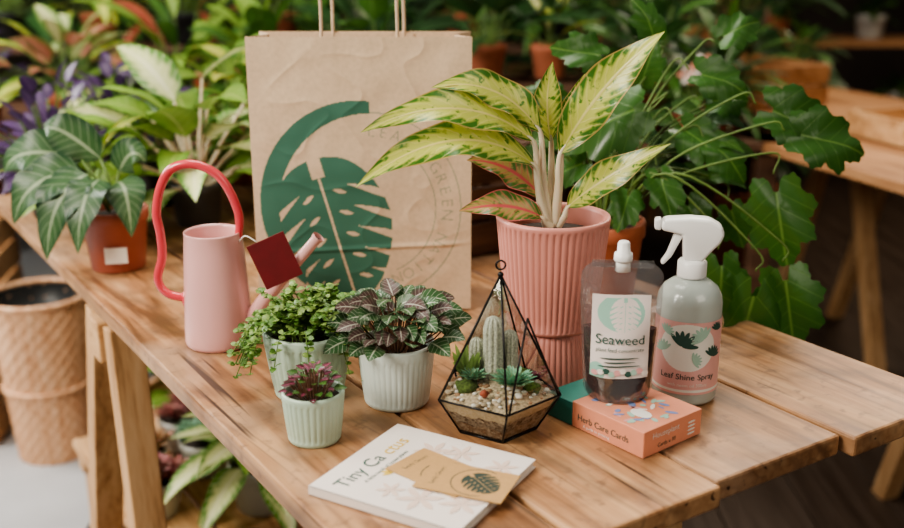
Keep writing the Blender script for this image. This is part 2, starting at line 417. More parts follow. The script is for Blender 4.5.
# ============================================================ MAIN TABLE
RZ=math.radians(33); CS,SN=math.cos(RZ),math.sin(RZ)
def TW(r,s,z=0.75): return (r*CS-s*SN, r*SN+s*CS, z)
mb=MB(); bd=[.324,.492,.660,.838,1.02]; dz=[0,.0,-.0012,0]; ys=[0,-.006,.004,-.010]
for i in range(4):
    mb.box(((bd[i]+bd[i+1])/2,1.362+ys[i]/2,.739+dz[i]),(bd[i+1]-bd[i]-.0044,1.576-ys[i],.022),W_table,.003,uv=(.15+.22*((i*7)%4),.37*i+.1))
for s in (.74,1.62): mb.box((.672,s,.717),(.66,.06,.022),W_palex,.002)
mb.build('wooden_trestle_table',rz=RZ)
def trestle(name,sc,r0,r1,sp1,sp2,rz,ztop=.706,rail=True):
    mb=MB(); mb.box(((r0+r1)/2,sc,ztop-.03),(r1-r0+.06,.05,.06),W_palex,.002)
    sl=lambda sp,z: sc+math.copysign(.045,sp)+(sp-math.copysign(.045,sp))*(1-z/ztop)
    for r in (r0,r1):
        for sp in (sp1,sp2):
            mb.beam((r,sl(sp,ztop),ztop-.002),(r,sc+sp,.0),.046,.040,W_pale,up=(0,1,0))
        if rail: mb.beam((r,sl(sp1,.12),.12),(r,sl(sp2,.12),.12),.02,.045,W_paley,up=(1,0,0))
    return mb.build(name,rz=rz)
trestle('trestle_leg',1.45,.36,.985,-.12,.27,RZ)
trestle('trestle_leg',.80,.50,.765,-.06,.17,RZ)

# ============================================================ PAPER BAG
kraft=printed('kraft_paper_printed',(.68,.51,.35),(.05,.155,.105),.8,160,.08)
kraftp=pm('kraft_paper',(.66,.49,.34),.85,.08,160,bmp=.1)
mb=MB(); BW,BH,BD=.282,.356,.10
X=np.linspace(-BW/2,BW/2,246); Z=np.linspace(0,BH,300)
gx,gz=np.meshgrid(X,Z); px=gx/.00130+359; py=300-gz/.00137
def circ(cx,cy,r): return (px-cx)**2+(py-cy)**2<r*r
mask=(circ(355,195,98)&~circ(367,200,91)&(px<368)&~((px>300)&(py>200))).astype(float)
mask=np.maximum(mask,.5*(np.abs(np.sqrt((px-366)**2+(py-199)**2)-91)<.9))
mask=np.maximum(mask,.5*((np.abs(np.sqrt((px-366)**2+(py-199)**2)-66)<.8)&(px>392)))
a=math.radians(-16); du=(px-331); dv=(py-221)
uu=(du*math.cos(a)+dv*math.sin(a))/66; vv=-(-du*math.sin(a)+dv*math.cos(a))/72
mask=np.maximum(mask,monstera(uu,vv))
def arc_text(word,cx,cy,rad,a0,da,size):
    for i,ch in enumerate(word):
        if ch==' ': continue
        v,t=text_tris(ch,size,'CENTER'); th=a0-da*i
        P=[]
        for x,y in v:
            rr=rad+y; P.append((cx+rr*math.sin(-th)+x*math.cos(th),cy+rr*math.cos(th)+x*math.sin(th)))
        raster(mask,X,Z,[(P[i0],P[i1],P[i2]) for i0,i1,i2 in t],.5)
lx,lz=(366-359)*.00130,(300-199)*.00137
arc_text('LEAFY GREEN NATION',lx,lz,.094,math.radians(-2),math.radians(9.3),.021)
def bagf(x,z):
    e=min(1,(BW/2-abs(x))/.03)*min(1,z/.02+.2)
    d=.0035*noise.noise(Vector((x*9,z*14,1)))+.0014*noise.noise(Vector((x*30,z*34,4)))
    ridge=1-abs(noise.noise(Vector((x*14+3,z*18,7))))*2
    d+=.0012*max(0,ridge)**6
    d+=.0025*math.exp(-((z-.085-x*.05)/.003)**2)
    return Vector((x,-BD/2-.004*math.cos(pi*x/BW)*math.sin(pi*z/BH)-e*d,z+(.0012 if z>BH-.001 and int(x*400)%2 else 0)))
gridpatch(mb,X,Z,mask,bagf,kraft)
for sx in (-1,1):
    ysb=[-BD/2,-BD/4,0,BD/4,BD/2]; zs=np.linspace(0,BH,8); vs=[]
    for z in zs:
        for y in ysb: vs.append((sx*(BW/2-(.022*(1-abs(y)/(BD/2)))*min(1,z/.1)),y,z))
    mb.add(vs,[(j*5+i,j*5+i+1,(j+1)*5+i+1,(j+1)*5+i) for j in range(7) for i in range(4)],kraftp,smooth=False)
mb.add([(-BW/2,BD/2,0),(BW/2,BD/2,0),(BW/2,BD/2,BH),(-BW/2,BD/2,BH)],[(0,1,2,3)],kraftp)
mb.add([(-BW/2,-BD/2,0.0005),(BW/2,-BD/2,0.0005),(BW/2,BD/2,0.0005),(-BW/2,BD/2,0.0005)],[(0,1,2,3)],kraftp)
for y,dx in ((-BD/2+.003,0),(BD/2-.003,.004)):
    mb.box((dx,y,BH-.022),(.12,.0015,.04),kraftp,0)
    h=crom([(-.046+dx,y,BH-.03),(-.046+dx,y,BH+.03),(-.044+dx,y,BH+.085),(-.014+dx,y,BH+.118),(.015+dx,y,BH+.118),(.044+dx,y,BH+.085),(.048+dx,y,BH+.03),(.048+dx,y,BH-.03)],8)
    mb.tube(h,.0022,kraftp,6)
mb.build('paper_shopping_bag',(-.116,1.365,.7505))

# ============================================================ WATERING CAN
M_can=pm('pink_enamel',(.78,.43,.41),.28,.03,20,coat=.5)
M_canr=pm('red_enamel',(.70,.07,.09),.25,.05,20,coat=.6)
M_tag=pm('dark_red_card',(.17,.010,.015),.6,.1,60)
mb=MB(); u=.001226
mb.lathe([(.0385,0),(.0405,.002),(.0415,.006),(.041,.02),(.0385,.07),(.0355,.12),(.034,.138),(.0345,.140),(.0335,.141),(.032,.138),(.033,.11),(.038,.02),(.036,.006),(.001,.005)],M_can,64)
hp=[(-35,45),(-48,50),(-56,64),(-50,86),(-50,108),(-52,128),(-46,152),(-34,169),(-13,173),(8,164),(20,147),(27,125),(28,104)]
hp=[Vector((x*u,-.004,z*u/.957)) for x,z in hp]; hp[0].x=-.036; hp[-1].x=.031
mb.tube(crom(hp,8),[.0050]*3+[.0054]*10+[.0045],M_canr,12)
mb.blob((-.037,-.004,.057),.009,M_canr,12,8,(.5,1,1.2))
mb.tube(crom([(.034,-.006,.022),(.062,-.012,.062),(.098,-.018,.104),(.126,-.022,.137)],8),[.0105,.0085,.0065,.0062],M_can,16,caps=False)
mb.tube([(.1255,-.022,.1365),(.1285,-.0225,.140)],[.0068,.0074],M_can,16,caps=False)
mb.tube([(.034,-.006,.022),(.126,-.022,.137)],[.0055,.005],M_black,12)  # black rod inside the spout stands in for the shade in its opening
M4=Matrix.Rotation(math.radians(-22),4,'Y')@Matrix.Rotation(math.radians(12),4,'Z')
mb.box((.078,-.034,.114),(.046,.0012,.056),M_tag,.0003,M=M4)
mb.tube(crom([(.031,-.008,.128),(.044,-.028,.142),(.058,-.033,.136)],5),.0008,M_cream,5)
mb.build('pink_watering_can',(-.284,1.193,.7502))

# ============================================================ RIBBED POTS
M_pink=pm('pink_ceramic',(.64,.27,.22),.42,.04,25)
M_mint=pm('mint_ceramic',(.46,.59,.47),.4,.04,25)
M_pale=pm('pale_mint_ceramic',(.64,.72,.67),.35,.03,25)
def ribpot(mb,r,h,mat,taper,ribs,amp,band=.12,z0=0,soil=True,inv=False):
    rb=r*taper
    pr=[(rb*.93,z0,0),(rb*.98,z0+.002,0),(rb,z0+.005,0),(rb,z0+.006,1)]
    for i in range(1,9): 
        t=i/9; pr.append((rb+(r-rb)*t**.85,z0+.006+(h*(1-band)-.006)*t,1))
    pr+=[(r,z0+h*(1-band)-.001,1),(r,z0+h*(1-band),0),(r*1.01,z0+h-.003,0),(r*.995,z0+h,0),(r*.93,z0+h,0),(r*.90,z0+h-.004,0),(r*.87,z0+h*.75,0)]
    mb.lathe(pr,mat,ribs*8,ribs,amp)
    if soil: mb.lathe([(r*.90,z0+h*.82),(r*.5,z0+h*.87),(.001,z0+h*.88)],M_soil,24,capb=False,capt=True)

mb=MB()
lp=[(.0475,0,0),(.0480,.003,0),(.0475,.006,1)]+[(.0475-.0055*t/6,.006+.056*t/6,1) for t in range(1,7)]+[(.040,.0635,0)]
mb.lathe(lp,M_pink,44*8,44,.0013)
ribpot(mb,.0610,.124,M_pink,.80,52,.0014,.05,z0=.0635)
U=.00106; rimz=.1875
def A(x,z,y=0): return Vector((x*U,y*U,rimz+z*U))
al=[((5,62,0),(44,128,-12),(96,184,-30),46,L_aglao),((-3,72,12),(-8,112,14),(-4,152,10),30,L_aglao),
((-15,84,0),(-62,126,-10),(-122,132,-30),40,L_aglao),((-22,76,-5),(-98,112,-30),(-188,94,-60),42,L_aglao),
((-20,52,-8),(-102,82,-35),(-194,42,-60),44,L_aglao),((14,8,0),(52,44,-20),(106,80,-40),34,L_aglao),
((-10,14,10),(-46,44,15),(-88,54,10),36,L_aglaop),((-12,0,-10),(-52,14,-20),(-96,10,-25),32,L_aglaop),
((8,76,15),(22,108,25),(30,138,30),26,L_aglao)]
for b,md,tp,w,mt in al:
    N=Vector((.1,-.75,.62)) if b[2]<=12 else Vector((0,-.6,.8))
    p0,p1,p2=A(*[b[0],b[1],b[2]]),A(md[0],md[1],md[2]),A(tp[0],tp[1],tp[2])
    mb.leaf(p0,p1,p2,w*U,mt,N,'lance',.22,.22,24,8)
    s0=A(b[0]*.25,-12,b[2]*.3)
    mid1=p0*.72+p1*.28+Vector((0,.002,-.002))
    mb.tube(crom([s0,s0.lerp(p0,.5)+Vector((b[0]*.12*U,0,0)),p0+Vector((0,.001,-.001)),mid1],6),[.0060,.0042,.0026,.0008],M_stem,8)
mb.build('aglaonema_in_pink_ribbed_planter',(.109,1.085,.7502))

# trailing plant in mint pot
mb=MB(); ribpot(mb,.047,.074,M_mint,.80,34,.0012,.14)
for i in range(135):
    az=R.uniform(0,2*pi); out=R.uniform(.010,.060); st=Vector((math.cos(az)*R.uniform(0,.03),math.sin(az)*R.uniform(0,.03),.064))
    top=R.uniform(.010,.048)*(1.15-out*8)
    left=math.cos(az)<-.2
    if R.random()<(.55 if left else .22) and (math.sin(az)>-.6 or R.random()<.45):
        end=Vector((math.cos(az)*(.060+R.random()*.022),math.sin(az)*(.056+R.random()*.010),R.uniform(.022,.07))); md=Vector((math.cos(az)*.050,math.sin(az)*.050,.084))
    else: end=Vector((math.cos(az)*out*1.10,math.sin(az)*out*.8,.074+top)); md=st.lerp(end,.5)+Vector((0,0,.010))
    pts=crom([st,md,end],5); mb.tube(pts,.0006,M_stemg,4,caps=False)
    for k,p in enumerate(pts[4:]):
        for sgn in (0,1,2):
            a2=R.uniform(0,2*pi); L=R.uniform(.005,.0095)
            d=Vector((math.cos(a2),math.sin(a2),R.uniform(-.3,.5))).normalized()
            mb.leaf(p,p+d*L*.5+Vector((0,0,.0008)),p+d*L,L*.85,L_tiny if R.random()<.5 else L_tiny2,(R.uniform(-.5,.5),R.uniform(-.8,.2),1),'round',.1,0,4,2)
mb.build('trailing_plant_in_mint_pot',(-.1545,1.0425,.7502))

# fittonia in pale pot
mb=MB(); ribpot(mb,.0405,.068,M_pale,.86,40,.0007,.16)
for i in range(84):
    f=(i+.5)/84; az=i*2.39996; rr=.054*math.sqrt(f); ht=.108-.036*f*f+R.uniform(-.009,.009)
    p=Vector((rr*math.cos(az)*1.05,rr*math.sin(az)*.85,ht)); d=Vector((math.cos(az),math.sin(az)-.15,R.uniform(-.35,.5)-.2*f)).normalized(); L=R.uniform(.019,.028)
    mb.tube([Vector((p.x*.3,p.y*.3,.058)),Vector((p.x*.8,p.y*.8,ht-.012)),p],.0008,M_stemr,4,caps=False)
    mb.leaf(p-d*.004,p+d*L*.5+Vector((0,0,.002)),p+d*L,L*.82,L_fitt if R.random()<.72 else L_fittp,(R.uniform(-.5,.5),-.75,.8),'ovate',.10,.12,8,6)
mb.build('fittonia_in_pale_pot',(-.0587,1.021,.7502))

# small pot with purple plant
mb=MB(); ribpot(mb,.0305,.052,M_mint,.86,30,.0009,.13)
for i in range(60):
    f=(i+.5)/60; az=i*2.39996; rr=.025*math.sqrt(f); ht=.074-.020*f+R.uniform(-.003,.003)
    p=Vector((rr*math.cos(az),rr*math.sin(az),ht)); d=Vector((math.cos(az),math.sin(az),.45-.5*f)).normalized(); L=R.uniform(.008,.012)
    mb.tube([Vector((p.x*.5,p.y*.5,.044)),p],.0007,M_stemr,4,caps=False)
    mb.leaf(p,p+d*L*.5,p+d*L,L*.75,L_mag if R.random()<.62 else L_mid,(0,-.5,1),'ovate',.2,0,5,4)
mb.build('purple_plant_in_small_mint_pot',(-.135,.931,.7502))

# ============================================================ TERRARIUM
M_frame=pm('black_metal',(.015,.015,.016),.35,.1,30,metal=.6)
M_glass=film('clear_glass',(.97,.99,.98),.6,.02,bs=.03,base=.02)
def gravelmat():
    m,nt,b,o=newmat('terrarium_layers')
    tc=nt.nodes.new('ShaderNodeTexCoord'); vo=nt.nodes.new('ShaderNodeTexVoronoi'); vo.inputs['Scale'].default_value=320
    nt.links.new(tc.outputs['Object'],vo.inputs['Vector'])
    sp=nt.nodes.new('ShaderNodeSeparateXYZ'); nt.links.new(tc.outputs['Object'],sp.inputs[0])
    h=math_n(nt,'ADD',sp.outputs[2],math_n(nt,'MULTIPLY',noise_n(nt,60),.012))
    cr=nt.nodes.new('ShaderNodeValToRGB'); nt.links.new(mapr(nt,h,0,.045),cr.inputs[0]); cr.color_ramp.interpolation='CONSTANT'
    e=cr.color_ramp.elements; e[0].color=(.30,.17,.09,1); e[1].position=.70; e[1].color=(.60,.47,.30,1)
    k=e.new(.45); k.color=(.16,.095,.055,1)
    hs=nt.nodes.new('ShaderNodeSeparateColor'); nt.links.new(vo.outputs['Color'],hs.inputs[0])
    c=mix_n(nt,mapr(nt,hs.outputs[0],0,1,0,.6),cr.outputs[0],(.72,.60,.45))
    nt.links.new(c,b.inputs['Base Color']); b.inputs['Roughness'].default_value=.9
    bump(nt,b,vo.outputs['Distance'],.6,.002); return m
M_layers=gravelmat()
mb=MB(); n=5; rot=math.radians(-90+6)
def ring(r,z,k=1.0): return [Vector((r*math.cos(rot+2*pi*i/n),r*math.sin(rot+2*pi*i/n),z)) for i in range(n)]
B=ring(.040,.001); C=ring(.0635,.040); T=Vector((.002,0,.160))
def rod(a,b): mb.tube([a,b],.0011,M_frame,6)
for i in range(n):
    j=(i+1)%n; rod(B[i],B[j]); rod(C[i],C[j]); rod(B[i],C[i]); rod(C[i],T)
    mb.add([B[i],B[j],C[j],C[i]],[(0,1,2,3)],M_glass,smooth=False)
    if i!=0: mb.add([C[i],C[j],T],[(0,1,2)],M_glass,smooth=False)
a,b_=C[0],C[1]; mid=(a+b_)/2; ap=T+Vector((.022,-.026,-.006))
rod(a+(mid-a)*.08,ap*.75+mid*.25); rod(b_+(mid-b_)*.08,ap*.75+mid*.25)
mb.add([a,b_,ap*.75+mid*.25],[(0,1,2)],M_glass,smooth=False)
mb.add([p*1 for p in B],[tuple(range(n))],M_frame,smooth=False)
tp=[T+Vector((.0,0,.005))+Vector((math.cos(t)*.0045,0,.0045+math.sin(t)*.0045)) for t in np.linspace(0,2*pi,17)]
mb.tube(tp,.001,M_frame,6,caps=False); mb.blob(T,.003,M_frame)
B2=ring(.0385,.003); C2=ring(.0590,.037)
vs=B2+C2; fs=[(i,(i+1)%n,n+(i+1)%n,n+i) for i in range(n)]
mb.add(vs,fs,M_layers,smooth=False)
vs=[Vector((0,0,.052))]; seg=40
for rf in (.3,.55,.8,1.0):
    for k in range(seg):
        t=k/seg*n; i=int(t)%n; p=C2[i].lerp(C2[(i+1)%n],t-int(t)); q=Vector((p.x*rf,p.y*rf,.037+.015*(1-rf)+.004*noise.noise(Vector((p.x*rf*60,p.y*rf*60,2)))*(rf<1))); vs.append(q)
fs=[(0,1+k,1+(k+1)%seg) for k in range(seg)]+[(1+j*seg+k,1+(j+1)*seg+k,1+(j+1)*seg+(k+1)%seg,1+j*seg+(k+1)%seg) for j in range(3) for k in range(seg)]
M_sand=pm('sand_gravel',(.66,.53,.36),.9,.3,400,bmp=.6); M_moss=pm('moss',(.16,.24,.05),.95,.4,300,bmp=.9)
mb.add(vs,fs,M_sand)
M_peb=[pm('pebble_white',(.80,.76,.68),.6,.1,90),pm('pebble_brown',(.42,.24,.13),.6,.2,90),pm('pebble_tan',(.60,.48,.34),.6,.2,90)]
for i in range(200):
    a=R.uniform(0,2*pi); r=.052*math.sqrt(R.random()); mb.blob((r*math.cos(a)*.95,r*math.sin(a)*.95,.051-r*.2),R.uniform(.0015,.0040),R.choice(M_peb),7,5,(1,.8,.6),.3)
for p,r in (((-.030,-.006),.011),((.022,.018),.014),((-.012,.026),.014),((.034,-.010),.008)): mb.blob((p[0],p[1],.046),r,M_moss,14,8,(1,1,.7),.5)
def rosette(mb,c,r,mat,layers=5,cnt=9):
    c=vec(c)
    for l in range(layers):
        f=l/layers
        for k in range(cnt-l):
            az=2*pi*k/(cnt-l)+l*.5; e=math.radians(15+65*f); L=r*(1-.55*f)
            d=Vector((math.cos(az)*math.cos(e),math.sin(az)*math.cos(e),math.sin(e)))
            N=Vector((-math.cos(az)*math.sin(e),-math.sin(az)*math.sin(e),math.cos(e)))
            mb.leaf(c,c+d*L*.5,c+d*L+Vector((0,0,L*.12)),L*.5,mat,N,'ovate',.5,0,6,4)
L_tsucc=leafmat('leaf_terrarium_succulent',(.20,.46,.30),(.34,.38,.20),(.26,.50,.34),1,0,.0,.0,.0,trans=.1,rough=.5)
rosette(mb,(.014,-.022,.054),.025,L_tsucc,6,11)
rosette(mb,(-.024,-.004,.053),.017,L_tsucc,5,9)
rosette(mb,(.036,.006,.048),.012,L_mag,5,9)
M_cact=pm('cactus_pale',(.72,.74,.60),.8,.25,500,bmp=.8)
for (x,y,h,r) in ((-.004,.008,.072,.0102),(.013,.018,.054,.0085),(-.020,.018,.046,.008)):
    pr=[(r*.8,.042,1)]+[(r,.042+h*t/6,1) for t in range(1,6)]+[(r*.75,.042+h*.96,1),(r*.3,.042+h,1),(.0003,.042+h+.001,0)]
    mb.lathe(pr,M_cact,80,10,.0018,c=(x,y,0))
for i in range(26):
    a=R.uniform(0,2*pi); b=Vector((-.030+.005*math.cos(a),.010+.005*math.sin(a),.048)); e=b+Vector((.010*math.cos(a),.010*math.sin(a),R.uniform(.012,.035)))
    mb.leaf(b,b.lerp(e,.5)+Vector((0,0,.004)),e,.005,L_tiny2,(0,-.8,.6),'lance',.2,0,5,2)
M_rc=pm('red_cactus',(.45,.10,.05),.7,.2,300,bmp=.5)
mb.blob((-.014,-.034,.050),.0042,M_rc,14,8,(1,1,.9),.3)
mb.build('geometric_glass_terrarium',(.045,.958,.7502))

# ============================================================ CARD BOX
M_peach=pm('peach_card',(.80,.33,.21),.5,.04,60); M_teal=pm('teal_card',(.03,.22,.18),.5,.06,60)
M_ink=pm('dark_green_ink',(.03,.10,.08),.6,.05,60); M_inkp=pm('pink_ink',(.80,.42,.42),.6,.05,60); M_inkw=pm('white_ink',(.88,.85,.80),.6,.03,60)
M_inkb=pm('blue_ink',(.22,.30,.55),.6,.05,60); M_inkg=pm('mint_ink',(.40,.62,.52),.6,.05,60); M_inky=pm('gold_ink',(.72,.50,.08),.5,.05,60)
BL,BWd,BHt=.130,.086,.027
P0=Vector((.180,.886,0)); ex=Vector((-.0775,.0950,0)).normalized(); ey=Vector((ex.y,-ex.x,0))
mb=MB()
def BX(x,y,z): return ex*x+ey*y+Vector((0,0,z))
Mx=Matrix((ex,ey,Vector((0,0,1)))).transposed().to_4x4()
mb.box(BX(BL*.36,BWd/2,BHt/2),(BL*.72,BWd,BHt),M_peach,.0008,M=Mx)
mb.box(BX(BL*.86,BWd/2,BHt/2-.0008),(BL*.28,BWd+.0006,BHt-.0016),M_teal,.0008,M=Mx)
def disc(mb,c,rx,ry,fn,mat,n=14,rot=0):
    vs=[fn(c[0],c[1])]
    for i in range(n):
        t=2*pi*i/n; x=rx*math.cos(t); y=ry*math.sin(t)
        vs.append(fn(c[0]+x*math.cos(rot)-y*math.sin(rot),c[1]+x*math.sin(rot)+y*math.cos(rot)))
    mb.add(vs,[(0,1+i,1+(i+1)%n) for i in range(n)],mat,smooth=False)
_k=[0]
def ft(x,y): return BX(x,y,BHt+.0003+.00002*_k[0])
for i in range(46):
    _k[0]=i%9; c=(R.uniform(.008,.086),R.uniform(.008,.078)); disc(mb,c,R.uniform(.003,.007),R.uniform(.0015,.003),ft,R.choice([M_inkw,M_inkb,M_inkg,M_inkp,M_inkb]),10,R.uniform(0,3))
_k[0]=12; disc(mb,(.03,.03),.012,.008,ft,M_inkw,20)
mb.text('Houseplant',.0085,lambda x,y: BX(-.0005,x,y),M_inkw,.012,.0165)
mb.text('Herb Care Cards',.0095,lambda x,y: BX(BL*.72-x,-.0005,y),M_ink,.008,.0095)
mb.text('A guide to growing',.0045,lambda x,y: BX(BL*.72-x,-.0005,y),M_inkw,.016,.004)
mb.text('Cards x 30',.006,lambda x,y: BX(-.0005,x,y),M_ink,.02,.006)
for k in range(4): disc(mb,(.070,.006+.004*k),.006,.0012,lambda x,y: BX(-.0005,x,y),M_inkw,8)
mb.build('plant_care_card_box',(P0.x,P0.y,.7502))

# ============================================================ SEAWEED POUCH
M_film=film('pouch_film',(.97,.97,.98),1.0,.14,.06,(.7,.71,.72),bs=1.0,bsc=26,base=.16)
M_liq=pm('dark_liquid',(.085,.010,.012),.10,.2,40,coat=.5)
M_lab=printed('pouch_label',(.80,.72,.69),(.34,.60,.50),.5,60,.03)
M_cap=pm('white_plastic',(.86,.87,.86),.35,.02,30)
mb=MB(); PH=.140
def hw(z): 
    t=z/PH; w=.0335+.0065*min(1,t*1.4)
    if t<.08: w-=.004*(1-t/.08)**2
    if t>.90: w-=.010*((t-.90)/.10)**2.2
    return w
def th(z): t=z/PH; return .021*(1-t)**.75+.0012
def pfront(x,z,off=0,s=-1):
    w=hw(z); k=max(0,1-abs(x/w)**2.4); return Vector((x,s*(th(z)*k**.8+.0006+off)+.0028*noise.noise(Vector((x*34,z*28,s)))*min(1,z/.01),z))
def shell(mb,z0,z1,mat,off,nz=16,nx=20,wsc=1):
    for s in (-1,1):
        vs=[];fs=[]
        for j in range(nz+1):
            z=z0+(z1-z0)*j/nz
            for i in range(nx+1):
                x=(2*i/nx-1)*hw(z)*wsc; vs.append(pfront(x,z,off,s))
        for j in range(nz):
            for i in range(nx): k=j*(nx+1)+i; fs.append((k,k+1,k+nx+2,k+nx+1))
        mb.add(vs,fs,mat)
shell(mb,0,PH,M_film,0,30,28)
LQ=.074
shell(mb,.002,LQ,M_liq,-.0014,16,20,.94)
vs=[pfront((2*i/20-1)*hw(LQ)*.94,LQ,-.0014,-1) for i in range(21)]+[pfront((2*i/20-1)*hw(LQ)*.94,LQ,-.0014,1) for i in range(21)]
mb.add(vs,[(i,i+1,22+i,21+i) for i in range(20)],M_liq)
vs=[pfront((2*i/20-1)*hw(0)*.94,0.0003,0,-1) for i in range(21)]+[pfront((2*i/20-1)*hw(0)*.94,.0003,0,1) for i in range(21)]
mb.add(vs,[(i,i+1,22+i,21+i) for i in range(20)],M_liq)
LX=np.linspace(-.0285,.0285,110); LZ=np.linspace(.026,.110,150); gx,gz=np.meshgrid(LX,LZ)
mk=((gx/.023)**2+((gz-.092)/.019)**2<1)&(gz<.107)
uu=(gx-.004)/.017; vv=(gz-.089)/.018; mk=mk&~monstera(uu,vv)
mk|=(((gx+.022)/.008)**2+((gz-.032)/.010)**2<1)
gridpatch(mb,LX,LZ,mk,lambda x,z:pfront(x,z,.0012),M_lab)
pf=lambda x,z:pfront(x,z,.0026)
mb.text('Seaweed',.0138,pf,M_ink,0,.061,align='CENTER'); mb.text('plant feed concentrate',.0052,pf,M_ink,0,.0535,align='CENTER')
for i,w in enumerate((.020,.016,.022)): 
    disc(mb,(0,.047-.0040*i),w,.0007,pf,M_ink,12)
for i in range(10): disc(mb,(-.024+.0055*i,.0310+.0015*(i%3)),.0035,.003,pf,[M_inkp,M_inkw,M_ink,M_inkg][i%4],10)
mb.tube([(0,0,PH-.008),(0,0,PH+.008)],[.0078,.0066],M_cap,20)
mb.lathe([(.0088,PH+.002),(.0092,PH+.004),(.0088,PH+.010),(.0065,PH+.011),(.0060,PH+.020),(.0045,PH+.022)],M_cap,24,capt=True)
mb.box((0,0,PH-.001),(2*hw(PH),.0016,.007),M_film,.0003)
mb.build('plant_feed_pouch',(.167,.972,.7502+BHt+.0006),math.radians(-6))

# ============================================================ SPRAY BOTTLE
M_pet=pm('frosted_bottle',(.62,.70,.66),.2,.04,20,trans=.2,coat=.4)
M_slab=printed('spray_label',(.80,.46,.43),(.84,.85,.79),.45,60,.03)
mb=MB(); SR=.0340
mb.lathe([(.030,0),(.0325,.0015),(SR,.005),(SR,.108),(.0325,.116),(.028,.124),(.020,.130),(.0135,.133),(.0125,.136),(.0125,.142)],M_pet,56,capt=True)
LX=np.linspace(-.050,.050,160); LZ=np.linspace(.014,.094,140); gx,gz=np.meshgrid(LX,LZ)
mk=((gx+.002)/.030)**2+((gz-.066)/.026)**2<1
mk|=(np.abs(gz-.018)<.0014)
cyl=lambda R_: (lambda x,z: Vector((R_*math.sin(x/SR),-R_*math.cos(x/SR),z)))
gridpatch(mb,LX,LZ,mk,cyl(SR+.0006),M_slab)
for (cx,cz,s_,an,mt) in ((-.008,.068,.017,.4,M_ink),(.014,.076,.014,-.7,M_inkg),(.026,.056,.012,.3,M_ink),(-.028,.060,.012,-.4,M_inkg),(.004,.052,.010,1.2,M_inkg),(.030,.084,.009,.2,M_ink),(-.026,.080,.010,.5,M_inkg)):
    for k in range(7):
        aa=an+(k-3)*.40; disc(mb,(cx+math.sin(aa)*s_*.5,cz+math.cos(aa)*s_*.5),s_*.5,s_*.14,cyl(SR+.0010),mt,14,pi/2-aa)
mb.text('Leaf Shine Spray',.0090,cyl(SR+.0012),M_ink,0,.031,align='CENTER')
mb.text('with neem oil 300ml',.005,cyl(SR+.0012),M_inkw,0,.023,align='CENTER')
mb.lathe([(.0150,.134),(.0152,.136),(.0152,.150),(.0135,.152),(.0115,.153)],M_cap,40,40,.0008,capb=True,capt=True)
def slab(mb,pts,w,mat):
    bm=bmesh.new(); vs=[bm.verts.new((x,-w/2,z)) for x,z in pts]; f=bm.faces.new(vs)
    r=bmesh.ops.extrude_face_region(bm,geom=[f]); 
    for v in [g for g in r['geom'] if isinstance(g,bmesh.types.BMVert)]: v.co.y+=w
    bmesh.ops.recalc_face_normals(bm,faces=bm.faces)
    bmesh.ops.bevel(bm,geom=list(bm.edges),offset=w*.16,segments=3,affect='EDGES',profile=.5)
    bm.verts.index_update(); mb.add([v.co.copy() for v in bm.verts],[[v.index for v in f.verts] for f in bm.faces],mat,smooth=True); bm.free()
slab(mb,[(-.010,.152),(.010,.152),(.017,.162),(.026,.172),(.030,.181),(.027,.190),(.014,.197),(-.006,.198),(-.030,.196),(-.034,.193),(-.034,.184),(-.012,.180)],.021,M_cap)
slab(mb,[(-.034,.183),(-.034,.196),(-.041,.195),(-.041,.184)],.014,M_cap)
slab(mb,[(-.010,.180),(-.020,.181),(-.023,.170),(-.027,.158),(-.033,.148),(-.030,.146),(-.022,.155),(-.016,.168)],.011,M_cap)
mb.tube([(0,0,.02),(0,0,.135)],.002,M_cap,8)
mb.build('plant_spray_bottle',(.250,1.036,.7502),math.radians(-8))

# ============================================================ BOOK AND CARDS
M_cover=pm('book_cover',(.80,.73,.68),.35,.02,30,coat=.2); M_pages=pm('book_pages',(.82,.78,.70),.8,.05,400)
ang=math.radians(60)
bc=Vector((-.0245,.844,0)); brx=Vector((math.cos(ang),math.sin(ang),0)); bry=Vector((-math.sin(ang),math.cos(ang),0))
mb=MB(); BXs,BYs=.145,.152
Mb=Matrix((brx,bry,Vector((0,0,1)))).transposed().to_4x4()
mb.box((0,0,.0045),(BXs-.003,BYs-.004,.0066),M_pages,.0003,M=Mb)
for z in (.0007,.0083): mb.box((0,0,z),(BXs,BYs,.0010),M_cover,.0004,M=Mb)
mb.box(brx*(-BXs/2+.0006)+Vector((0,0,.0045)),(.0012,BYs,.0086),M_cover,.0003,M=Mb)
fb=lambda x,y: brx*(x-BXs/2)+bry*(y-BYs/2)+Vector((0,0,.0092))
mb.text('Tiny Ca',.0210,fb,M_ink,.012,.121); mb.text('ctus',.0210,fb,M_inky,.085,.121)
mb.text('A little book of house plants',.006,fb,M_ink,.03,.110)
def polyleaf(c,L,w,rot,mat):
    vs=[];n=10
    for i in range(n+1):
        t=i/n; 
        for sg in (-1,1):
            x=t*L; y=sg*w*math.sin(pi*t); vs.append(fb(c[0]+x*math.cos(rot)-y*math.sin(rot),c[1]+x*math.sin(rot)+y*math.cos(rot)))
    mb.add(vs,[(2*i,2*i+1,2*i+3,2*i+2) for i in range(n)],mat,smooth=False)
for k in range(6): polyleaf((.078,.088),.020,.0026,.2+k*.5,M_inky if k%2 else M_ink)
for k in range(5): polyleaf((.058,.100),.012,.0020,.2+k*.6,M_inky)
M_blush=pm('blush_ink',(.72,.56,.47),.5,.03,40)
for (x,y,r) in ((.112,.09,.02),(.120,.065,.018),(.03,.055,.022),(.03,.085,.014),(.04,.02,.02),(.115,.02,.016),(.085,.02,.016)):
    for k in range(6): polyleaf((x,y),r,r*.16,k*1.05,M_blush)
mb.build('plant_book',(bc.x,bc.y,.7502))
